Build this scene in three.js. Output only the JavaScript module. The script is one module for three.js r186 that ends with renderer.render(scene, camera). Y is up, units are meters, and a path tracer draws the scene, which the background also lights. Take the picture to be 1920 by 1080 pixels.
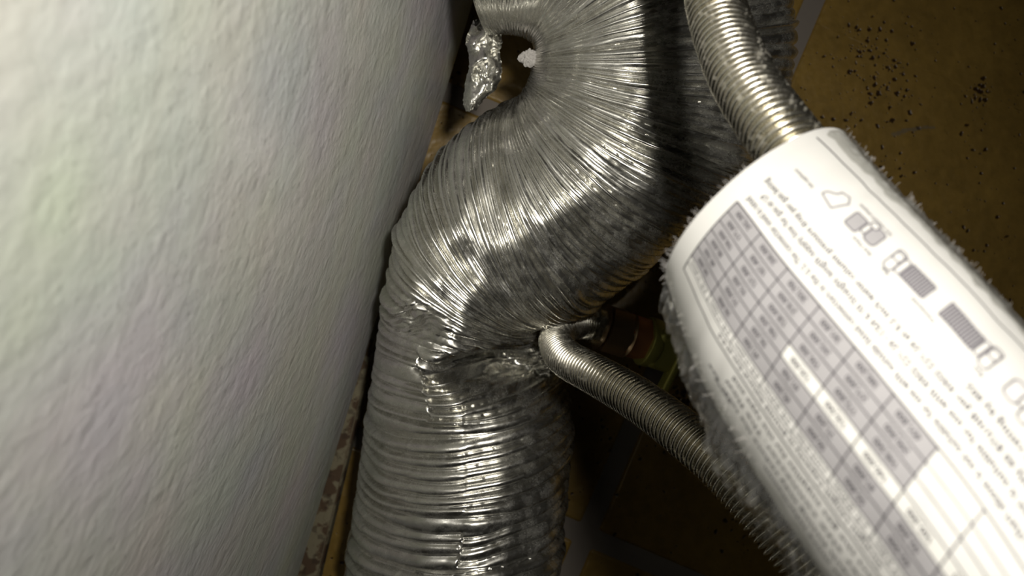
import * as THREE from 'three';
import { RoundedBoxGeometry } from 'three/addons/geometries/RoundedBoxGeometry.js';
import { mergeGeometries } from 'three/addons/utils/BufferGeometryUtils.js';

// ---------------------------------------------------------------- camera, light, exposure
const H = 0.450;                 // lens height above the tile floor
const F = 1450;                  // focal length in pixels of the 1920 x 1080 frame
const scene = new THREE.Scene();
scene.background = new THREE.Color(0x000000);
const camera = new THREE.PerspectiveCamera(2 * Math.atan(540 / F) * 180 / Math.PI, 1920 / 1080, 0.01, 20);
camera.position.set(0, H, 0);
camera.up.set(0, 0, -1);
camera.lookAt(0, 0, 0);
camera.focus = 0.27;
camera.userData.fStop = 16;
scene.add(camera);
const renderer = new THREE.WebGLRenderer({ antialias: true });
renderer.toneMapping = THREE.LinearToneMapping;
renderer.toneMappingExposure = 1.0;
renderer.shadowMap.enabled = true;
// a torch held above the lens: the only light in this dark corner
const FLASH_AT = new THREE.Vector3(0.044, H + 0.045, -0.038);
const flash = new THREE.SpotLight(0xfffaf0, 0.255, 0, 54 * Math.PI / 180, 1, 2);
flash.position.copy(FLASH_AT).add(new THREE.Vector3(0, -0.002, 0));
flash.target.position.set(-0.04, 0, -0.01);
flash.castShadow = true;
flash.shadow.radius = 0.68;
flash.shadow.mapSize.set(2048, 2048);
flash.shadow.camera.near = 0.01; flash.shadow.camera.far = 3;
scene.add(flash, flash.target);

// ---------------------------------------------------------------- helpers
const P = (u, v, d) => new THREE.Vector3((u - 960) / F * d, H - d, (v - 540) / F * d);   // pixel + distance below the lens -> metres
const toPx = (p) => { const d = H - p.y; return [960 + p.x / d * F, 540 + p.z / d * F]; };
let seed = 7;
const rnd = () => { seed = (seed * 1664525 + 1013904223) >>> 0; return seed / 4294967296; };
const clamp = (x, a, b) => Math.min(b, Math.max(a, x));
const sstep = (a, b, x) => { const t = clamp((x - a) / (b - a), 0, 1); return t * t * (3 - 2 * t); };
function h2(x, y, k) {
  let n = Math.imul(x, 374761393) + Math.imul(y, 668265263) + Math.imul(k, 2246822519) | 0;
  n = Math.imul(n ^ (n >>> 13), 1274126177);
  return ((n ^ (n >>> 16)) >>> 0) / 4294967296;
}
function vn(x, y, k = 0, wx = 0, wy = 0) {          // value noise, optional wrap periods
  const xi = Math.floor(x), yi = Math.floor(y), fx = x - xi, fy = y - yi;
  const a = fx * fx * (3 - 2 * fx), b = fy * fy * (3 - 2 * fy);
  const W = (i, w) => w ? ((i % w) + w) % w : i;
  const x0 = W(xi, wx), x1 = W(xi + 1, wx), y0 = W(yi, wy), y1 = W(yi + 1, wy);
  return (h2(x0, y0, k) * (1 - a) + h2(x1, y0, k) * a) * (1 - b) + (h2(x0, y1, k) * (1 - a) + h2(x1, y1, k) * a) * b;
}
const fbm = (x, y, k, oct = 4, w = 0) => {
  let s = 0, a = 0.5, f = 1;
  for (let i = 0; i < oct; i++) { s += a * vn(x * f, y * f, k + i, w * f, w * f); a *= 0.5; f *= 2; }
  return s / (1 - Math.pow(0.5, oct));
};
function dataTex(w, h, fn, srgb, repeat) {
  const d = new Uint8Array(w * h * 4);
  for (let y = 0; y < h; y++) for (let x = 0; x < w; x++) {
    const c = fn(x, y), i = (y * w + x) * 4;
    d[i] = clamp(c[0] * 255, 0, 255); d[i + 1] = clamp(c[1] * 255, 0, 255); d[i + 2] = clamp(c[2] * 255, 0, 255); d[i + 3] = 255;
  }
  const t = new THREE.DataTexture(d, w, h);
  t.magFilter = THREE.LinearFilter; t.minFilter = THREE.LinearMipmapLinearFilter; t.generateMipmaps = true;
  t.wrapS = t.wrapT = THREE.RepeatWrapping;
  if (srgb) t.colorSpace = THREE.SRGBColorSpace;
  if (repeat) t.repeat.set(repeat[0], repeat[1]);
  t.needsUpdate = true;
  return t;
}
function mesh(name, geo, mat, parent = scene) {
  const m = new THREE.Mesh(geo, mat);
  m.name = name; m.castShadow = m.receiveShadow = true;
  parent.add(m);
  return m;
}
function group(name, label, category, at = [0, 0, 0]) {
  const g = new THREE.Group();
  g.name = name; g.position.set(...at); g.userData = { label, category };
  scene.add(g);
  return g;
}
function gridGeo(nu, nv, fn, closedV = false, uvFn) {   // fn(i, j) -> Vector3
  const pos = new Float32Array(nu * nv * 3), uv = new Float32Array(nu * nv * 2), idx = [];
  for (let i = 0; i < nu; i++) for (let j = 0; j < nv; j++) {
    const p = fn(i, j), k = i * nv + j;
    pos[k * 3] = p.x; pos[k * 3 + 1] = p.y; pos[k * 3 + 2] = p.z;
    const t = uvFn ? uvFn(i, j) : [i / (nu - 1), j / (nv - 1)];
    uv[k * 2] = t[0]; uv[k * 2 + 1] = t[1];
  }
  for (let i = 0; i < nu - 1; i++) for (let j = 0; j < nv - 1; j++) {
    const a = i * nv + j, b = a + 1, c = a + nv, d = c + 1;
    idx.push(a, c, b, b, c, d);
  }
  const g = new THREE.BufferGeometry();
  g.setAttribute('position', new THREE.BufferAttribute(pos, 3));
  g.setAttribute('uv', new THREE.BufferAttribute(uv, 2));
  g.setIndex(new THREE.BufferAttribute(new Uint32Array(idx), 1));
  g.computeVertexNormals();
  if (closedV) {                                         // average the normals over the seam
    const n = g.attributes.normal;
    for (let i = 0; i < nu; i++) {
      const a = i * nv, b = a + nv - 1, v = new THREE.Vector3(n.getX(a) + n.getX(b), n.getY(a) + n.getY(b), n.getZ(a) + n.getZ(b)).normalize();
      n.setXYZ(a, v.x, v.y, v.z); n.setXYZ(b, v.x, v.y, v.z);
    }
  }
  return g;
}
// a run of rings: each ring is centre + cos(a) * U + sin(a) * V, splined between stations
function ringRun(stations) {
  const rs = stations.map(([L, R, d, rz, bow]) => {
    const l = P(L[0], L[1], d), r = P(R[0], R[1], d);
    const c = l.clone().add(r).multiplyScalar(0.5);
    const m = toPx(c);
    const f = P(m[0] + bow[0], m[1] + bow[1], d - rz);
    return { c, U: r.clone().sub(l).multiplyScalar(0.5), V: f.sub(c) };
  });
  const cr = (a, b, c, d, t) => {
    const o = new THREE.Vector3();
    for (const k of ['x', 'y', 'z']) {
      const t2 = t * t, t3 = t2 * t;
      o[k] = 0.5 * (2 * b[k] + (c[k] - a[k]) * t + (2 * a[k] - 5 * b[k] + 4 * c[k] - d[k]) * t2 + (3 * b[k] - a[k] - 3 * c[k] + d[k]) * t3);
    }
    return o;
  };
  return (s) => {                                        // s in 0 .. stations - 1
    const i = clamp(Math.floor(s), 0, rs.length - 2), t = s - i;
    const q = [Math.max(i - 1, 0), i, i + 1, Math.min(i + 2, rs.length - 1)].map((k) => rs[k]);
    return { c: cr(q[0].c, q[1].c, q[2].c, q[3].c, t), U: cr(q[0].U, q[1].U, q[2].U, q[3].U, t), V: cr(q[0].V, q[1].V, q[2].V, q[3].V, t) };
  };
}
const ringPoint = (r, a, k = 1) => r.c.clone().addScaledVector(r.U, Math.cos(a) * k).addScaledVector(r.V, Math.sin(a) * k);

// ---------------------------------------------------------------- directions on the floor plan
const along = new THREE.Vector3(-0.292, 0, 0.956).normalize();          // along the appliance panel
const out = new THREE.Vector3(0.956, 0, 0.292).normalize();             // away from the panel
const panelAt = P(725, 540, 0.419); panelAt.y = 0;                      // foot of the panel plane
const grout = new THREE.Vector3(-0.393, 0, 0.919).normalize();          // direction of the long joint
const groutAt = P(1299, 540, 0.448); groutAt.y = 0;
const yaw = (d) => Math.atan2(d.x, d.z);                                // local z along d

// ---------------------------------------------------------------- setting: tiled floor, walls, ceiling
const tileTex = (() => {
  const N = 2048, M = 0.8;                                              // 0.8 m of tile glaze
  const pits = [];
  const pit = (x, y, r) => pits.push([x, y, r, rnd() * 6.28, 0.5 + rnd() * 0.5]);
  for (let i = 0; i < 7500; i++) pit(rnd() * M, rnd() * M, 0.0003 + Math.pow(rnd(), 4) * 0.0011);
  for (let c = 0; c < 130; c++) {
    const cx = rnd() * M, cy = rnd() * M, sp = 0.006 + rnd() * 0.022, n = 14 + rnd() * 40;
    for (let i = 0; i < n; i++) pit(cx + (rnd() + rnd() - 1) * sp, cy + (rnd() + rnd() - 1) * sp * 1.3, 0.00035 + Math.pow(rnd(), 3) * 0.0013);
  }
  const across = new THREE.Vector3(grout.z, 0, -grout.x), uvAt = (u, v) => { const q = P(u, v, 0.45).sub(groutAt); return [(q.dot(across) + 0.31) / M * N, (q.dot(grout) + 0.17) / M * N]; };
  for (let i = 0; i < 150; i++) {                                        // the dense patch of pits beside the long joint
    const [x, y] = uvAt(1545 + (rnd() + rnd()) * 95, 15 + (rnd() + rnd()) * 120);
    pit(x / N * M, y / N * M, 0.0003 + Math.pow(rnd(), 3) * 0.0012);
  }
  const col = new Float32Array(N * N), hgt = new Float32Array(N * N);
  for (const [x, y, r, a, e] of pits) {
    const R = r * 2.2, px = N / M;
    const x0 = Math.floor((x - R) * px), x1 = Math.ceil((x + R) * px), y0 = Math.floor((y - R) * px), y1 = Math.ceil((y + R) * px);
    for (let j = y0; j <= y1; j++) for (let i = x0; i <= x1; i++) {
      const dx = i / px - x, dy = j / px - y, ca = Math.cos(a), sa = Math.sin(a);
      const q = Math.hypot(dx * ca + dy * sa, (dy * ca - dx * sa) / e) / r + (vn(i * 0.35, j * 0.35, 91) - 0.5) * 0.9;
      const w = 1 - sstep(0.7, 1.15, q), k = (((j % N) + N) % N) * N + ((i % N) + N) % N;
      col[k] = Math.max(col[k], w); hgt[k] = Math.max(hgt[k], w);
    }
  }
  const scuff = [[1675, 252], [1700, 243], [1725, 239], [1750, 238]].map((p) => uvAt(...p));        // a grey scrape on the tile
  const scraped = (x, y) => {
    let w = 0;
    for (let i = 0; i < 3; i++) {
      const [ax, ay] = scuff[i], [bx, by] = scuff[i + 1], t = clamp(((x - ax) * (bx - ax) + (y - ay) * (by - ay)) / ((bx - ax) ** 2 + (by - ay) ** 2), 0, 1);
      w = Math.max(w, 1 - sstep(1.5, 4.5 - i * 0.7, Math.hypot(x - ax - t * (bx - ax), y - ay - t * (by - ay)) + 3 * (vn(x * 0.3, y * 0.3, 7) - 0.5)));
    }
    return w * 0.55;
  };
  const map = dataTex(N, N, (x, y) => {
    const n = fbm(x / 128, y / 128, 3, 4, 16), f = fbm(x / 10, y / 10, 20, 3), g = h2(x, y, 5);
    const b = 0.80 + 0.26 * n + 0.16 * (f - 0.5) + 0.05 * (g - 0.5), p = col[y * N + x] * 0.86;
    const R = b * 0.575, G = b * 0.465, B = b * 0.225;
    const k = scraped(x, y);
    return [(R * (1 - p) + 0.14 * p) * (1 - k) + 0.42 * k, (G * (1 - p) + 0.075 * p) * (1 - k) + 0.40 * k, (B * (1 - p) + 0.03 * p) * (1 - k) + 0.40 * k];
  }, true);
  const bump = dataTex(N, N, (x, y) => {
    const v = 0.55 + 0.5 * (fbm(x / 14, y / 14, 40, 3) - 0.5) + 0.35 * (fbm(x / 64, y / 64, 44, 2, 32) - 0.5) - 0.35 * hgt[y * N + x];
    return [v, v, v];
  });
  for (const t of [map, bump]) t.repeat.set(1 / M, 1 / M);
  return { map, bump };
})();
const floor = new THREE.Group();
floor.name = 'floor'; floor.userData = { kind: 'structure', label: 'brown speckled tile floor with grey grout joints' };
floor.position.copy(groutAt); floor.rotation.y = yaw(grout);
scene.add(floor);
{
  const groutMat = new THREE.MeshStandardMaterial({ color: new THREE.Color(0.20, 0.175, 0.15), roughness: 0.95 });
  const gt = dataTex(256, 256, (x, y) => { const v = 0.8 + 0.2 * h2(x, y, 8) - 0.2 * vn(x / 16, y / 16, 9, 16, 16); return [v, v, v]; });
  gt.repeat.set(6, 6); groutMat.bumpMap = gt; groutMat.bumpScale = 0.0006;
  const bed = mesh('grout_bed', new THREE.BoxGeometry(2.4, 0.05, 2.4), groutMat, floor);
  bed.position.y = -0.0262;
  const tileMat = new THREE.MeshPhysicalMaterial({ map: tileTex.map, bumpMap: tileTex.bump, bumpScale: 0.0012, roughness: 0.38, clearcoat: 0.25, clearcoatRoughness: 0.3 });
  const T = 0.206, J = 0.011;
  // the joint is the x = 0 line; a cross joint meets it near the foot of the duct
  const crossZ = P(1090, 1003, 0.448).sub(groutAt).dot(grout);
  for (let i = -4; i < 4; i++) for (let k = -4; k < 5; k++) {
    const x = (i + 0.5) * T, z = crossZ + (k + 0.5) * T;
    const g = new RoundedBoxGeometry(T - J, 0.012, T - J, 2, 0.0022);
    const p = g.attributes.position, uv = g.attributes.uv;
    for (let q = 0; q < p.count; q++) uv.setXY(q, p.getX(q) + x + 0.31, p.getZ(q) + z + 0.17);
    const m = mesh('tile', g, tileMat, floor);
    m.position.set(x, -0.006 + (h2(i + 9, k + 9, 2) - 0.5) * 0.0006, z);
  }
}
const paint = new THREE.MeshStandardMaterial({ color: new THREE.Color(0.72, 0.71, 0.68), roughness: 0.9 });
{
  const c = new THREE.Vector3(-0.1, 0, 0);
  const wall = (name, off, dir, len) => {
    const m = mesh(name, new THREE.BoxGeometry(0.1, 2.4, len), paint);
    m.position.copy(c).add(off).setY(1.2); m.rotation.y = yaw(dir); m.userData = { kind: 'structure' };
  };
  const n = new THREE.Vector3(grout.z, 0, -grout.x);
  wall('wall_right', n.clone().multiplyScalar(1.0), grout, 2.3);
  wall('wall_left', n.clone().multiplyScalar(-1.2), grout, 2.3);
  wall('wall_back', grout.clone().multiplyScalar(-1.05), n, 2.3);
  wall('wall_front', grout.clone().multiplyScalar(1.05), n, 2.3);
  const ceil = mesh('ceiling', new THREE.BoxGeometry(2.5, 0.1, 2.5), paint);
  ceil.position.set(-0.1, 2.45, 0); ceil.rotation.y = yaw(grout); ceil.userData = { kind: 'structure' };
}

// ---------------------------------------------------------------- white appliance on the left
{
  const g = group('clothes_dryer', 'white appliance cabinet with pebbled paint and rust-stained base flange', 'dryer', [panelAt.x, 0, panelAt.z]);
  g.rotation.y = yaw(along);                                   // local z along the panel, local x away from it
  const N = 1024, M = 0.128;                                   // 0.128 m of pebbled enamel
  const bump = dataTex(N, N, (x, y) => {
    const b = fbm(x / 64, y / 64, 70, 2, 16), c = fbm(x / 16, y / 16, 77, 2, 64);
    const v = 0.05 + 0.38 * b + 0.30 * vn(x / 32, y / 32, 60, 32, 32) + 0.30 * c;
    return [v, v, v];
  });
  const tint = dataTex(512, 512, (x, y) => {
    const a = fbm(x / 64, y / 64, 83, 3, 8), b = fbm(x / 64, y / 64, 93, 3, 8), s = h2(x, y, 6) > 0.992 ? -0.12 : 0;
    return [0.87 + 0.06 * (a - 0.5) + s, 0.87 + 0.06 * (b - 0.5) + s, 0.855 + 0.07 * (0.5 - b) + s];
  }, true);
  bump.repeat.set(1 / M, 1 / M); tint.repeat.set(1 / 0.3, 1 / 0.3);
  const enamel = new THREE.MeshPhysicalMaterial({ map: tint, bumpMap: bump, bumpScale: 0.00065, roughness: 0.45, clearcoat: 0.35, clearcoatRoughness: 0.2 });
  const metreUv = (geo) => {
    const p = geo.attributes.position, n = geo.attributes.normal, uv = geo.attributes.uv;
    for (let i = 0; i < p.count; i++) {
      const ax = Math.abs(n.getX(i)), ay = Math.abs(n.getY(i));
      if (ax > 0.6) uv.setXY(i, p.getZ(i), p.getY(i)); else if (ay > 0.6) uv.setXY(i, p.getX(i), p.getZ(i)); else uv.setXY(i, p.getX(i), p.getY(i));
    }
    return geo;
  };
  const top = 0.95, foot = H - 0.419;
  const panel = mesh('back_panel', metreUv(new RoundedBoxGeometry(0.012, top - foot, 0.72, 4, 0.004)), enamel, g);
  panel.position.set(-0.006, (top + foot) / 2, -0.05);
  const body = mesh('cabinet_body', metreUv(new RoundedBoxGeometry(0.68, top - 0.02 - foot, 0.69, 3, 0.008)), enamel, g);
  body.position.set(-0.3515, (top - 0.02 + foot) / 2, -0.05);
  const rust = dataTex(512, 512, (x, y) => {
    const a = fbm(x / 64, y / 64, 11, 5, 8), b = fbm(x / 24, y / 24, 15, 4), r = sstep(0.5, 0.62, a), d = sstep(0.56, 0.74, b) * 0.4;
    const c = [0.50, 0.47, 0.38], k = [0.33, 0.26, 0.19], m = [0.20, 0.16, 0.12];
    return [0, 1, 2].map((i) => (c[i] * (1 - r) + k[i] * r) * (1 - d) + m[i] * d + 0.05 * (h2(x, y, 3) - 0.5));
  }, true);
  rust.repeat.set(14, 14);
  const rusty = new THREE.MeshStandardMaterial({ map: rust, roughness: 0.85 });
  const rail = mesh('base_flange', metreUv(new RoundedBoxGeometry(0.05, 0.014, 0.6, 3, 0.003)), rusty, g);
  rail.position.set(-0.0245, 0.0145, 0.02); rail.rotation.y = 0.06;
  const plinth = mesh('plinth', new RoundedBoxGeometry(0.6, foot - 0.0005, 0.66, 2, 0.004), new THREE.MeshStandardMaterial({ color: 0x1c1a18, roughness: 0.8 }), g);
  plinth.position.set(-0.36, foot / 2, -0.05);
}

// ---------------------------------------------------------------- crumpled foil duct
const ductStations = [
  [[545, 1400], [960, 1420], 0.392, 0.050, [0, 96]],
  [[600, 1240], [1010, 1240], 0.392, 0.050, [0, 96]],
  [[648, 1090], [1042, 1075], 0.392, 0.050, [0, 98]],
  [[666, 960], [1056, 940], 0.391, 0.050, [0, 100]],
  [[682, 850], [1064, 820], 0.390, 0.050, [-2, 98]],
  [[694, 760], [1062, 730], 0.388, 0.049, [-6, 84]],
  [[706, 680], [1044, 672], 0.383, 0.048, [-14, 60]],
  [[724, 590], [1012, 640], 0.374, 0.047, [-34, 44]],
  [[752, 470], [1004, 626], 0.362, 0.048, [-58, 34]],
  [[802, 345], [1016, 612], 0.354, 0.050, [-74, 38]],
  [[880, 245], [1044, 606], 0.350, 0.051, [-80, 30]],
  [[962, 192], [1092, 590], 0.348, 0.052, [-80, 28]],
  [[984, 176], [1190, 520], 0.345, 0.053, [-72, 42]],
  [[990, 165], [1262, 452], 0.343, 0.053, [-52, 40]],
  [[993, 155], [1345, 385], 0.342, 0.053, [-24, 26]],
  [[996, 142], [1425, 292], 0.342, 0.053, [-8, 14]],
  [[1000, 126], [1474, 170], 0.342, 0.053, [0, 4]],
  [[1003, 108], [1486, 40], 0.342, 0.053, [0, -6]],
  [[1004, 92], [1440, -110], 0.341, 0.053, [-6, -14]],
  [[1000, 80], [1300, -250], 0.339, 0.052, [-20, -22]],
  [[984, 70], [1130, -330], 0.336, 0.052, [-34, -16]],
  [[960, 64], [985, -360], 0.333, 0.052, [-40, 0]],
  [[938, 62], [900, -280], 0.331, 0.052, [-36, 4]],
  [[920, 62], [872, -215], 0.330, 0.050, [-26, 0]],
];
const ductRing = ringRun(ductStations);
{
  const duct = group('foil_vent_duct', 'crumpled silver foil duct kinked in two places beside the white cabinet', 'duct');
  const pleats = [6, 6, 5, 5, 4, 4, 5, 6, 7, 7, 7, 7, 7, 6, 6, 6, 6, 6, 6, 6, 6, 6, 5];
  const per = 12, rows = [];
  let acc = 0;
  pleats.forEach((n, i) => { for (let k = 0; k < n * per; k++) rows.push([i + k / (n * per), acc + k / per]); acc += n; });
  rows.push([pleats.length - 1e-6, acc]);
  const front = 250, back = 46, A = [];
  for (let j = 0; j <= front; j++) A.push(-0.25 + (Math.PI + 0.5) * j / front);
  for (let j = 1; j <= back; j++) A.push(Math.PI + 0.25 + (Math.PI - 0.5) * j / back);
  const nu = rows.length, nv = A.length;
  const base = rows.map(([s]) => { const r = ductRing(s); return A.map((a) => ringPoint(r, a)); });
  const bell = (x, y, cx, cy, rx, ry, t = 0) => {
    const c = Math.cos(t), s = Math.sin(t), dx = x - cx, dy = y - cy;
    const u = (dx * c + dy * s) / rx, v = (dy * c - dx * s) / ry;
    return Math.exp(-u * u - v * v);
  };
  // larger dents first: they move the sheet itself
  for (let i = 0; i < nu; i++) for (let j = 0; j < nv; j++) {
    const p = base[i][j], a = A[j];
    if (a > Math.PI + 0.2) continue;
    const [x, y] = toPx(p);
    let d = 0;
    d += 0.058 * bell(x, y, 938, 690, 86, 40, 0.1) * sstep(0, 20, y - (657 - (x - 860) * 0.2));                 // fold on the inside of the lower kink
    d += 0.012 * bell(x, y, 1010, 720, 50, 30, 0.3);
    d += 0.004 * bell(x, y, 790, 605, 46, 40);
    d += 0.005 * bell(x, y, 850, 480, 60, 40, 0.9);
    d += 0.004 * bell(x, y, 1180, 330, 70, 30, 0.6);
    d += 0.006 * (fbm(i * 0.011, j * 0.03, 31, 2) - 0.5);
    p.y -= d;
  }
  const nrm = (i, j) => {
    const a = base[Math.min(i + 3, nu - 1)][j].clone().sub(base[Math.max(i - 3, 0)][j]);
    const b = base[i][(j + 1) % (nv - 1)].clone().sub(base[i][(j + nv - 2) % (nv - 1)]);
    return b.cross(a).normalize().multiplyScalar(-1);
  };
  const ampRow = Array.from({ length: acc + 4 }, () => 0.4 + rnd() * 0.95);
  const centre = rows.map(([s]) => ductRing(s).c);
  const disp = (i, j) => {
    const p = base[i][j], a = A[j], q = rows[i][1];
    const n = nrm(i, j);
    if (n.dot(p.clone().sub(centre[i])) < 0) n.multiplyScalar(-1);
    const [x, y] = toPx(p);
    const onFront = a < Math.PI + 0.25;
    const pitch = base[Math.min(i + 4, nu - 1)][j].distanceTo(base[Math.max(i - 4, 0)][j]) * per / 8;
    const ja = a * 3.2;
    let ph = q + 0.75 * (vn(q * 0.55, ja * 0.12, 49) - 0.5) + 0.45 * (vn(q * 1.1, ja * 0.2 + 9, 47) - 0.5) + 0.8 * (fbm(q * 0.2, ja * 0.35, 51, 2) - 0.5) + 0.10 * (vn(q * 0.7, ja * 0.8, 57) - 0.5);
    let amp = clamp(pitch * 0.40, 0.00006, 0.0019);
    amp *= 0.3 + 1.25 * vn(q * 0.45, ja * 0.5, 61);
    if (onFront) {
      const tape = bell(x, y, 800, 612, 44, 34, 0.2);                // smooth, flattened foil above the kink
      const flat2 = bell(x, y, 925, 425, 30, 24), flat3 = bell(x, y, 752, 700, 44, 100, 0.1), flat4 = bell(x, y, 985, 25, 40, 44, 0.3);
      amp *= 1 - 0.95 * clamp(tape * 1.3, 0, 1) - 0.4 * flat2 * (1 - tape);
      amp *= (1 - 0.5 * flat3) * (1 - 0.97 * clamp(flat4 * 1.5, 0, 1));
      // pleats that break along a crease
      const c1 = x - (786 + (y - 660) * 0.16 + 8 * (vn(y * 0.09, 1, 5) - 0.5)), w1 = sstep(640, 660, y) * (1 - sstep(775, 800, y));
      ph += 0.42 * w1 * sstep(-3, 3, c1) * (1 - sstep(30, 160, c1));
      amp *= 1 + 0.75 * w1 * sstep(-4, 2, c1) * (1 - sstep(40, 110, c1));
      const c2 = x - (868 - (y - 995) * 0.14), w2 = sstep(985, 1000, y) * (1 - sstep(1056, 1070, y));
      ph += 0.5 * w2 * sstep(-2, 2, c2) * (1 - sstep(20, 120, c2));
      amp *= 1 + 0.5 * w2 * Math.exp(-c2 * c2 / 300);
    }
    const k = Math.floor(ph), f = ph - k, lean = 0.5 + 0.22 * (h2(k, Math.floor(ja * 0.6), 17) - 0.5);
    const tri = f < lean ? f / lean : (1 - f) / (1 - lean);
    const prof = 1 - 2 * Math.pow(1 - tri, 2.1);
    let h = amp * prof * (ampRow[clamp(k, 0, acc)] ?? 1);
    // fine crinkles, longer round the duct than along it
    h += 0.00010 * (fbm(q * 2.3, a * 12, 71, 3) - 0.5) * clamp(pitch / 0.003, 0.3, 1.4);
    h += 0.0007 * (Math.abs(fbm(q * 0.6, a * 4.5, 75, 3) - 0.5) - 0.1) * clamp(pitch / 0.003, 0.2, 1);
    if (onFront) {
      const cr = clamp(1.6 * bell(x, y, 768, 596, 30, 24, 0.2), 0, 1);
      h += 0.0042 * cr * (Math.abs(((x * 0.2 + y * 0.98) * 0.085 + vn(x * 0.05, y * 0.05, 3)) % 1 - 0.5) - 0.25);
      h += 0.006 * bell(x, y, 812, 626, 44, 40) * (Math.abs(fbm(x * 0.035, y * 0.035, 7, 2) - 0.5) - 0.1);
    }
    return p.clone().addScaledVector(n, h);
  };
  const N = 1024;
  const dust = (x, y) => {                                           // grey lint specks caught on the foil
    const a = fbm(x / 64, y / 64, 33, 3, 16), s = fbm(x / 2.2, y / 4.5, 35, 2);
    return clamp(sstep(0.35, 0.75, a) * 0.08 + sstep(0.55, 0.85, s) * sstep(0.35, 0.65, a) * 0.6, 0, 1);
  };
  const orm = dataTex(N, N, (x, y) => { const d = dust(x, y); return [1, 0.18 + 0.14 * fbm(x / 20, y / 20, 39, 3) + 0.3 * d, 0.98 - 0.6 * d]; });
  const col = dataTex(N, N, (x, y) => { const d = dust(x, y), b = 0.86 + 0.1 * (fbm(x / 40, y / 40, 43, 3) - 0.5); return [b - 0.28 * d, b - 0.28 * d - 0.005, b - 0.29 * d - 0.03]; }, true);
  const foil = new THREE.MeshStandardMaterial({ map: col, roughness: 1, metalness: 1, roughnessMap: orm, metalnessMap: orm, side: THREE.DoubleSide });
  const g = gridGeo(nu, nv, disp, true, (i, j) => [rows[i][0] * 0.42, A[j] / (2 * Math.PI) * 4]);
  mesh('pleated_foil', g, foil, duct);

  // torn, scrunched end of foil hanging beside the hole
  const L = [[890, 34], [884, 48], [876, 64], [873, 84], [879, 104], [880, 128], [874, 150], [870, 172], [868, 194], [873, 210]];
  const R = [[934, 52], [940, 64], [943, 80], [936, 96], [939, 112], [942, 130], [940, 150], [930, 168], [908, 186], [893, 206]];
  const along2 = (arr, t) => { const x = t * (arr.length - 1), i = Math.min(Math.floor(x), arr.length - 2), f = x - i; return [arr[i][0] * (1 - f) + arr[i + 1][0] * f, arr[i][1] * (1 - f) + arr[i + 1][1] * f]; };
  const fn = (side) => (i, j) => {
    const t = i / 90, s = j / 50, a = along2(L, t), b = along2(R, t);
    let x = a[0] * (1 - s) + b[0] * s, y = a[1] * (1 - s) + b[1] * s;
    const e = Math.min(s, 1 - s, t, 1 - t);
    x += 3 * (vn(y * 0.25, 3, 9) - 0.5); y += 3 * (vn(x * 0.25, 5, 9) - 0.5);
    const rim = Math.exp(-e * e / 0.008);
    const c = Math.abs(fbm(x * 0.034, y * 0.022, 21, 2) - 0.5) * 0.026 + Math.abs(fbm(x * 0.12, y * 0.12, 25, 2) - 0.5) * 0.004 * (0.12 + 1.6 * rim);
    return P(x, y, 0.326 - c - 0.004 * Math.sin(s * 3.1) + 0.0035 * rim + side * 0.0006);
  };
  const flap = mesh('torn_foil_end', mergeGeometries([gridGeo(91, 51, fn(0)), gridGeo(91, 51, fn(1))]), foil, duct);
  flap.userData.label = 'jagged scrunched end of torn foil';
}

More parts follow.
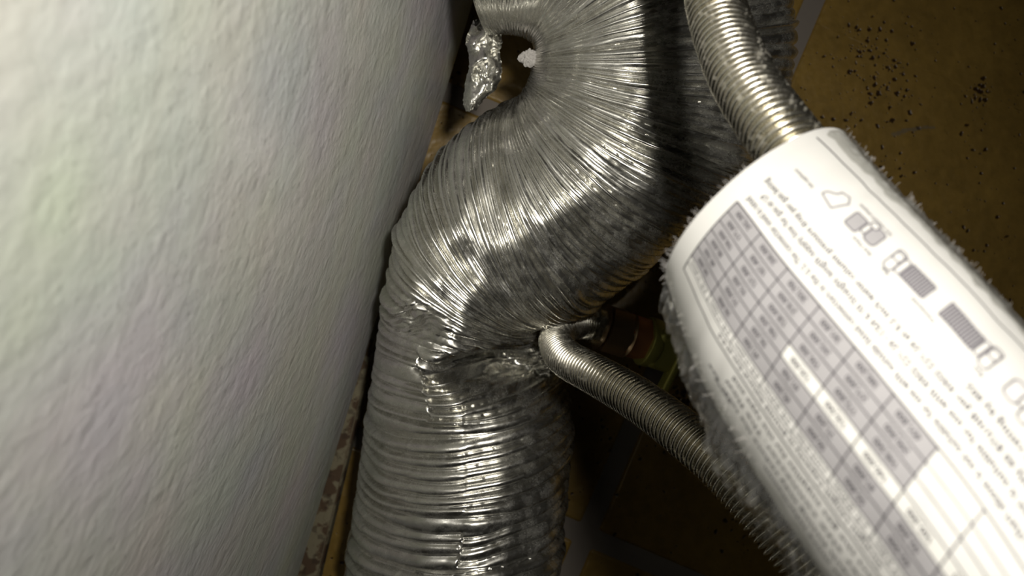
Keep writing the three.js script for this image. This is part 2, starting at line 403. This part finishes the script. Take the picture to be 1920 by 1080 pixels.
// ---------------------------------------------------------------- corrugated gas connector
const steel = (() => {
  const orm = dataTex(512, 512, (x, y) => { const d = sstep(0.55, 0.8, fbm(x / 16, y / 16, 23, 4, 32)); return [1, 0.24 + 0.06 * vn(x / 8, y / 8, 4) + 0.12 * d, 1 - 0.12 * d]; });
  return new THREE.MeshStandardMaterial({ color: new THREE.Color(0.70, 0.67, 0.58), roughness: 1, metalness: 1, roughnessMap: orm, metalnessMap: orm });
})();
const valveDir = P(1230, 645, 0.386).sub(P(1130, 613, 0.379)).normalize();
{
  const conn = group('gas_connector', 'corrugated stainless steel gas hose running through the paper sleeve', 'gas hose');
  const pts = [
    [1180, -620, 0.250], [1290, -380, 0.232], [1322, -150, 0.214], [1333, -40, 0.204], [1350, 40, 0.198], [1394, 150, 0.184], [1487, 284, 0.166], [1585, 410, 0.156], [1720, 590, 0.146], [1880, 810, 0.136],
    [2040, 1040, 0.134], [2120, 1230, 0.146], [2030, 1370, 0.170], [1840, 1350, 0.192], [1640, 1200, 0.208], [1480, 1020, 0.220], [1372, 894, 0.232], [1290, 820, 0.245],
    [1200, 752, 0.266], [1115, 702, 0.290], [1062, 672, 0.312], [1043, 642, 0.334], [1056, 615, 0.356], [1088, 606, 0.372], [1124, 611, 0.378],
  ].map((p) => P(...p));
  const curve = new THREE.CatmullRomCurve3(pts, false, 'centripetal');
  const len = curve.getLength(), pitch = 0.0020, per = 10, n = Math.floor(len / pitch) * per, nv = 49;
  const fr = curve.computeFrenetFrames(600, false);
  const C = [], Nn = [], B = [];
  for (let i = 0; i <= n; i++) {
    const t = i / n; C.push(curve.getPointAt(t));
    const x = t * 600, k = Math.min(Math.floor(x), 599), f = x - k;
    Nn.push(fr.normals[k].clone().lerp(fr.normals[k + 1], f).normalize()); B.push(fr.binormals[k].clone().lerp(fr.binormals[k + 1], f).normalize());
  }
  const g = gridGeo(n + 1, nv, (i, j) => {
    const a = j / (nv - 1) * 2 * Math.PI, ph = (i % per) / per * 2 * Math.PI;
    const r = 0.0064 + 0.00135 * (2 * Math.pow(Math.abs(Math.sin(ph / 2)), 0.8) - 1) + 0.00012 * (h2(Math.floor(i / per), 1, 3) - 0.5);
    return C[i].clone().addScaledVector(Nn[i], Math.cos(a) * r).addScaledVector(B[i], Math.sin(a) * r);
  }, true, (i, j) => [i * pitch / per / 0.08, j / (nv - 1)]);
  mesh('corrugated_tube', g, steel, conn);
  // nut that joins the hose to the valve
  const hex = (r, l, c) => { const q = new THREE.CylinderGeometry(r, r, l, 6, 1); q.rotateY(0.3); const a = new THREE.CylinderGeometry(r * 0.93, r * 0.8, c, 32); a.translate(0, l / 2 + c / 2, 0); const b = a.clone(); b.rotateX(Math.PI); return mergeGeometries([q.toNonIndexed(), a.toNonIndexed(), b.toNonIndexed()]); };
  const brassOld = new THREE.MeshStandardMaterial({ color: new THREE.Color(0.36, 0.25, 0.14), roughness: 0.42, metalness: 0.85 });
  const put = (m, px, d) => { m.position.copy(P(px[0], px[1], d)); m.quaternion.setFromUnitVectors(new THREE.Vector3(0, 1, 0), valveDir); };
  const cuff = mesh('end_collar', new THREE.CylinderGeometry(0.0094, 0.0094, 0.006, 40), steel, conn); put(cuff, [1122, 611], 0.378);
  const nut = mesh('flare_nut', hex(0.0125, 0.011, 0.0018), brassOld, conn); put(nut, [1152, 620], 0.380);
}
{
  const base = P(1262, 655, 0.387);
  const v = group('gas_shutoff_valve', 'dull brass gas valve under the white paper sleeve', 'valve', [base.x, 0, base.z]);
  const copper = new THREE.MeshStandardMaterial({ color: new THREE.Color(0.50, 0.22, 0.09), roughness: 0.5, metalness: 0.6 });
  const brass = new THREE.MeshStandardMaterial({ color: new THREE.Color(0.36, 0.34, 0.08), roughness: 0.5, metalness: 0.5 });
  const iron = new THREE.MeshStandardMaterial({ color: new THREE.Color(0.12, 0.09, 0.07), roughness: 0.7, metalness: 0.6 });
  const put = (m, px, d) => { m.position.copy(P(px[0], px[1], d)).sub(v.position); m.quaternion.setFromUnitVectors(new THREE.Vector3(0, 1, 0), valveDir); };
  put(mesh('adapter', new THREE.CylinderGeometry(0.0112, 0.0112, 0.0135, 6), copper, v), [1190, 632], 0.383);
  put(mesh('union_ring', new THREE.LatheGeometry([[0.006, -0.003], [0.0118, -0.003], [0.0125, -0.002], [0.0125, 0.002], [0.0118, 0.003], [0.006, 0.003]].map((p) => new THREE.Vector2(...p)), 40), brass, v), [1216, 641], 0.385);
  const bd = mesh('valve_body', new RoundedBoxGeometry(0.021, 0.024, 0.021, 4, 0.004), brass, v); put(bd, [1254, 652], 0.387);
  const hd = mesh('lever_handle', new RoundedBoxGeometry(0.008, 0.004, 0.03, 3, 0.0015), brass, v); put(hd, [1262, 690], 0.382);
  const rd = mesh('riser_pipe', new THREE.CylinderGeometry(0.0100, 0.0100, H - 0.392, 32), iron, v); rd.position.set(0.004, (H - 0.392) / 2, 0.003);
}

// ---------------------------------------------------------------- printed paper sleeve
const sleeveStations = [
  [[1264, 550], [1590, 260], 0.172, 0.0255, [-58, -64]],
  [[1322, 730], [1668, 352], 0.160, 0.0255, [-58, -60]],
  [[1400, 880], [1760, 448], 0.150, 0.0255, [-60, -58]],
  [[1510, 1050], [1890, 588], 0.138, 0.0255, [-62, -56]],
  [[1660, 1270], [2056, 780], 0.1254, 0.0255, [-64, -54]],
  [[1840, 1530], [2220, 1050], 0.113, 0.0255, [-64, -54]],
];
const sleeveRing = ringRun(sleeveStations);
const SLEEVE_N = sleeveStations.length - 1, T0 = -0.45, T1 = 2.52;          // the paper spans T0 .. T1 radians of the roll
const sleeveLen = [0];
for (let i = 1; i <= SLEEVE_N * 50; i++) sleeveLen.push(sleeveLen[i - 1] + ringPoint(sleeveRing(i / 50), 1.57).distanceTo(ringPoint(sleeveRing((i - 1) / 50), 1.57)));
const lenAt = (s) => { const x = Math.min(s * 50, SLEEVE_N * 50 - 1e-6), q = Math.floor(x); return sleeveLen[q] + (x - q) * (sleeveLen[q + 1] - sleeveLen[q]); };
const sleeveAngle = (t, l) => t + 0.2 * Math.exp(-l / 0.022);            // the sheet is rolled slightly askew
const SLEEVE_L = sleeveLen[SLEEVE_N * 50], SLEEVE_R = 0.0285;
function drawChart(c, W, Hh) {
  const X = (mm) => mm / (SLEEVE_L * 1000) * W, Y = (t) => (t - T0) / (T1 - T0) * Hh;
  const ink = '#2b282f', MM = X(1);
  const text = (str, mm, t, size, o = {}) => {                           // reads towards the open end, upside down in the canvas
    c.save(); c.translate(X(mm), Y(t)); c.rotate(Math.PI);
    c.font = `${o.bold === false ? '' : 'bold '}${Math.round(size * MM)}px sans-serif`;
    c.textAlign = o.align || 'left'; c.textBaseline = 'middle'; c.fillStyle = o.color || ink;
    if (o.width) { const w = c.measureText(str).width; c.scale(o.width * MM / w, 1); }
    c.fillText(str, 0, 0); c.restore();
  };
  const rows = [2.10, 2.02, 1.955, 1.865, 1.78, 1.695, 1.605, 1.52, 1.425];
  const col = (k) => 5 + 9.6 * k;                                        // k = 0 at the open end
  c.fillStyle = '#979597';
  c.fillRect(X(col(0)), Y(rows[8]), X(col(6)) - X(col(0)), Y(rows[2]) - Y(rows[8]));
  c.fillRect(X(col(6)), Y(rows[4]), X(col(9)) - X(col(6)), Y(rows[2]) - Y(rows[4]));
  c.fillStyle = '#d2d1cd';
  c.fillRect(X(col(3)), Y(rows[5]), X(col(9)) - X(col(3)), Y(rows[4]) - Y(rows[5]));
  c.strokeStyle = ink;
  const line = (x0, t0, x1, t1, w) => { c.lineWidth = w * MM; c.beginPath(); c.moveTo(X(x0), Y(t0)); c.lineTo(X(x1), Y(t1)); c.stroke(); };
  const end = SLEEVE_L * 1000 + 5;
  rows.forEach((t, i) => line(col(0), t, end, t, i === 0 || i === 8 ? 0.34 : 0.22));
  line(col(0), rows[0], col(0), rows[8], 0.34);
  for (let k = 1; k < 9; k++) line(col(k), rows[1], col(k), rows[8], 0.26);
  const heads = ['6 ft. (1.83m)', '5 ft. (1.52m)', '4 ft. (1.22m)', '3 ft. (0.91m)', '2 1/2 ft. (0.76m)', '2 ft. (0.61m)', '1 1/2 ft. (0.46m)', '1 ft. (0.3m)', '1/2 ft.'];
  const vals = [
    ['34,300', '49,100', '86,000', '106,000', '171,800', '242,300'], ['36,900', '51,000', '93,200', '121,800', '187,400', '268,000'],
    ['41,100', '56,200', '106,200', '138,600', '218,000', '303,700'], ['45,300', '61,700', '120,000', '150,300', '242,000', '361,800'],
    ['50,000', '71,200', '126,500', '172,800', '271,600', '380,200'], ['55,400', '81,000', '140,000', '198,500', '290,900', '451,800'],
    ['62,500', '92,200', '160,300', '', '', ''], ['71,400', '106,000', '184,200', '', '', ''], ['80,500', '119,000', '210,000', '', '', ''],
  ];
  for (let k = 0; k < 9; k++) {
    text(heads[k], col(k + 1) - 1.2, (rows[1] + rows[2]) / 2, 1.35, { width: Math.min(7.6, heads[k].length * 0.62), align: 'left' });
    vals[k].forEach((v, i) => text(v, col(k) + 2.0, (rows[2 + i] + rows[3 + i]) / 2, 1.5, { align: 'right', width: v ? v.length * 0.72 : 0 }));
  }
  text('Straight Length Capacity in BTU/HR Natural Gas at 0.5', 66, 2.058, 1.35, { width: 45 });
  // paragraphs above and below the chart
  const up = ['Installation: Contact the gas supplier for the type and', 'size of a larger size connector. The flow', 'capacities of each fitting may reduce the total. See', 'instructions for more information.'];
  up.forEach((t, i) => text(t, 84 - i * 3, 2.155 + i * 0.072, 1.35, { width: [56, 54, 56, 34][i] }));
  text('Warning:', 30, 2.32, 1.3, { bold: true });
  const dn = [
    'with the highest total capacity in the chart above is not suitable for use with outside listed connectors in the U.S. The connector used is rated',
    'capacity as determined under the test is suitable for use with ANSI Z21.24 • CGA 6.10 Straight length supply line for gas or LP',
    'are for use with connectors that supply 60 BTU/HR per ANSI Z21.24 at 0.2 inch water column pressure drop per gas being',
  ];
  dn.forEach((t, i) => text(t, 104, 1.352 - i * 0.088, 1.95, { width: [98, 96, 98.5][i] }));
  text('the rating by 602.', 74, 1.085, 1.9, { width: 15 });
  // rule near the rolled edge and the row of fittings
  line(2.5, 0.575, end, 0.535, 0.5);
  const g = '#a09ea0', box = (l, t, w, h, fill, r = 0.6) => { c.beginPath(); c.roundRect(X(l - w / 2), Y(t) - h / 2 * MM, X(w), h * MM, r * MM); if (fill) { c.fillStyle = fill; c.fill(); } c.lineWidth = 0.34 * MM; c.strokeStyle = '#625f65'; c.stroke(); };
  text('Gas appliance', 14.5, 0.955, 1.25, { width: 6.6 });
  c.beginPath(); c.moveTo(X(17), Y(0.93)); c.bezierCurveTo(X(17), Y(0.85), X(19.4), Y(0.88), X(19.4), Y(0.8)); c.lineTo(X(21.4), Y(0.78)); c.lineTo(X(22.6), Y(0.83)); c.lineTo(X(21), Y(0.955)); c.closePath(); c.lineWidth = 0.4 * MM; c.strokeStyle = '#6f6c72'; c.stroke();
  text('Gas shutoff adapter', 33, 0.755, 1.2, { width: 9.2 });
  text('Nut Flare', 33.8, 0.985, 1.2, { width: 5.2 });
  box(26.6, 0.885, 3.2, 4.2, '#9d9b9d'); box(29.0, 0.865, 1.2, 3.0, '#d0cfcc'); box(31.2, 0.862, 3.0, 4.6, '#9d9b9d', 1); box(29.6, 0.80, 1.8, 1.6, '#d0cfcc');
  text('Nut', 38.6, 0.99, 1.2, { width: 1.9 });
  box(37.2, 0.875, 2.0, 5.6, '#d0cfcc'); box(37.2, 0.84, 1.9, 2.2, '#d0cfcc'); box(39.0, 0.87, 1.3, 4.2, '#d0cfcc');
  const rib = (l0, l1, t) => { for (let l = l0; l < l1; l += 0.55) box(l, t, 0.55, 4.0 + (Math.round(l / 0.55) % 2) * 0.3, '#a09ea0', 0.1); };
  rib(40.2, 45.2, 0.865); rib(49.2, 56.0, 0.85);
  text('Connector', 49.6, 0.985, 1.3, { width: 5.6 });
  box(57.0, 0.85, 1.2, 4.2, '#d0cfcc'); box(58.8, 0.85, 1.9, 5.6, '#d0cfcc'); box(58.8, 0.815, 1.8, 2.2, '#d0cfcc');
  text('Nut', 60.2, 0.98, 1.2, { width: 1.9 });
  box(64.4, 0.875, 2.6, 4.6, '#cfcdcc', 1); box(66.2, 0.87, 1.2, 3.0, '#d0cfcc'); box(67.6, 0.875, 1.8, 6.4, '#d0cfcc'); box(69.6, 0.88, 1.8, 4.0, '#d0cfcc');
  text('Gas shutoff', 73, 0.75, 1.2, { width: 7 }); 
}
{
  const sl = group('paper_sleeve', 'white printed capacity chart rolled round the gas hose', 'paper label');
  const cv = document.createElement('canvas'); cv.width = cv.height = 2048;
  const c = cv.getContext('2d');
  c.fillStyle = '#d0cfcc'; c.fillRect(0, 0, 2048, 2048);
  drawChart(c, 2048, 2048);
  const tex = new THREE.CanvasTexture(cv); tex.colorSpace = THREE.SRGBColorSpace; tex.anisotropy = 8;
  const paper = new THREE.MeshStandardMaterial({ map: tex, roughness: 0.6 });
  const plain = new THREE.MeshStandardMaterial({ color: new THREE.Color(0.8, 0.79, 0.76), roughness: 0.8 });
  const wob = (s, a) => 1 + 0.012 * (vn(s * 2.2, a * 1.3, 61) - 0.5) + 0.006 * (vn(s * 6, a * 3, 63) - 0.5);
  const nu = 121, nv = 111, sOf = (i) => i / (nu - 1) * SLEEVE_N * 0.999999, tOf = (j) => T0 + j / (nv - 1) * (T1 - T0);
  const shell = (k, j0, j1) => (i, j) => { const s = sOf(i), a = sleeveAngle(tOf(j), lenAt(s)); return ringPoint(sleeveRing(s), a, wob(s, a) - k); };
  const uvOf = (i, j) => [lenAt(sOf(i)) / SLEEVE_L, 1 - (tOf(j) - T0) / (T1 - T0)];
  mesh('printed_face', gridGeo(nu, nv, shell(0), false, uvOf), paper, sl);
  const rimA = gridGeo(2, nv, (i, j) => shell(i * 0.012)(0, j)), rimB = gridGeo(nu, 2, (i, j) => shell(j * 0.012)(i, nv - 1)), rimC = gridGeo(nu, 2, (i, j) => shell(j * 0.012)(i, 0));
  mesh('paper_back', mergeGeometries([gridGeo(nu, nv, shell(0.012)), rimA, rimB, rimC]), plain, sl);
  // clear plastic wrap: crumpled where it leaves the paper
  const film = new THREE.MeshPhysicalMaterial({ color: new THREE.Color(0.86, 0.86, 0.84), roughness: 0.1, transmission: 0.93, thickness: 0, ior: 1.5, side: THREE.DoubleSide });
  const wrap = (name, a0, a1, bulge, amp, k) => {
    const n = 240, m = 90;
    return mesh(name, gridGeo(n, m, (i, j) => {
      const s = 0.12 + i / (n - 1) * (SLEEVE_N - 0.13), w = j / (m - 1), edge = 0.1 * (vn(s * 9, w > 0.5 ? 3 : 8, k) - 0.5);
      const a = sleeveAngle(a0 + (a1 - a0) * w + edge * (w - 0.5) * 2, lenAt(s));
      const r = ringPoint(sleeveRing(s), a, 1);
      const cr = Math.abs(fbm(s * 7, w * 7, k + 1, 3) - 0.5) * 2 + 0.6 * Math.abs(fbm(s * 24, w * 16, k + 4, 2) - 0.5);
      return ringPoint(sleeveRing(s), a, 1.012 + bulge * Math.sin(w * Math.PI) * (0.4 + 0.8 * vn(s * 3, 2, k)) + amp * cr * sstep(0, 0.15, w) * sstep(0, 0.15, 1 - w));
    }), film, sl);
  };
  wrap('plastic_wrap', 2.44, 4.1, 0.12, 0.09, 31);
  wrap('plastic_wrap', -0.7, 0.42, 0.0, 0.035, 47);
}
// ---------------------------------------------------------------- the torch, above and behind the lens
{
  const t = group('pocket_torch', 'small black torch shining down from above the hose', 'torch', [FLASH_AT.x, FLASH_AT.y, FLASH_AT.z]);
  const shell = new THREE.MeshStandardMaterial({ color: 0x15161a, roughness: 0.5 });
  const v2 = (a) => a.map((p) => new THREE.Vector2(...p));
  mesh('barrel', new THREE.LatheGeometry(v2([[0.0135, 0.0], [0.0145, 0.001], [0.0145, 0.022], [0.011, 0.03], [0.011, 0.09], [0.010, 0.092], [0, 0.092]]), 40), shell, t);
  const lens = mesh('lens', new THREE.CylinderGeometry(0.0128, 0.0128, 0.0015, 40), new THREE.MeshStandardMaterial({ color: 0xffffff, emissive: 0xfffaf0, emissiveIntensity: 6 }), t);
  lens.position.y = 0.002;
}

// ---------------------------------------------------------------- lint caught on edges
const lintMat = new THREE.MeshStandardMaterial({ color: new THREE.Color(0.46, 0.44, 0.42), roughness: 0.95 });
function fibres(name, spots, parent) {                                    // spots: [point, outward direction, length]
  const gs = [];
  for (const [p, d, len] of spots) {
    const side = new THREE.Vector3(rnd() - 0.5, rnd() - 0.5, rnd() - 0.5), pts = [];
    for (let k = 0; k < 4; k++) pts.push(p.clone().addScaledVector(d, len * k / 3).addScaledVector(side, len * 0.9 * Math.pow(k / 3, 1.6)).add(new THREE.Vector3(rnd() - 0.5, rnd() - 0.5, rnd() - 0.5).multiplyScalar(len * 0.25 * (k > 0))));
    gs.push(new THREE.TubeGeometry(new THREE.CatmullRomCurve3(pts), 6, 0.00003 + rnd() * 0.00003, 3));
  }
  const m = mesh(name, mergeGeometries(gs), lintMat, parent);
  m.userData.kind = 'stuff';
  return m;
}
{
  const sl = scene.getObjectByName('paper_sleeve'), spots = [];
  for (let i = 0; i < 120; i++) {                                          // along the open end and the left flank
    const rim = i < 50, s = rim ? 0.001 : rnd() * 2.4, t = rim ? 1.2 + rnd() * 1.3 : 2.35 + rnd() * 0.15;
    const r = sleeveRing(s), a = sleeveAngle(t, lenAt(s)), p = ringPoint(r, a, 1), d = p.clone().sub(r.c).normalize();
    if (rim) d.add(r.c.clone().sub(sleeveRing(s + 0.1).c).normalize());
    spots.push([p, d.normalize(), 0.0004 + Math.pow(rnd(), 3) * 0.0016]);
  }
  for (let i = 0; i < 60; i++) {
    const s = rnd() * 3, r = sleeveRing(s), a = sleeveAngle(-0.15 + rnd() * 0.4, lenAt(s)), p = ringPoint(r, a, 1.03), d = p.clone().sub(r.c).normalize();
    spots.push([p, d, 0.0003 + Math.pow(rnd(), 2) * 0.001]);
  }
  fibres('lint_fibres', spots, sl);
}
{
  // pale clump of lint stuck in the crook of the duct
  const at = P(993, 109, 0.325);
  const g = new THREE.IcosahedronGeometry(0.0042, 12), p = g.attributes.position, v = new THREE.Vector3();
  for (let i = 0; i < p.count; i++) {
    v.fromBufferAttribute(p, i); const n = v.clone().normalize();
    const k = 1 + 0.7 * (fbm(n.x * 3 + 9, n.z * 3 + n.y * 2 + 9, 5, 3) - 0.5) + 0.25 * (vn(n.x * 12 + 40, n.z * 12 + n.y * 9 + 40, 6) - 0.5);
    v.multiplyScalar(k); p.setXYZ(i, v.x * 1.0, v.y * 0.6, v.z * 0.75);
  }
  g.computeVertexNormals();
  const cl = mesh('lint_clump', g, lintMat); cl.position.copy(at); cl.userData = { label: 'pale lint clump stuck in the crook of the foil duct', category: 'lint' };
}
renderer.render(scene, camera);
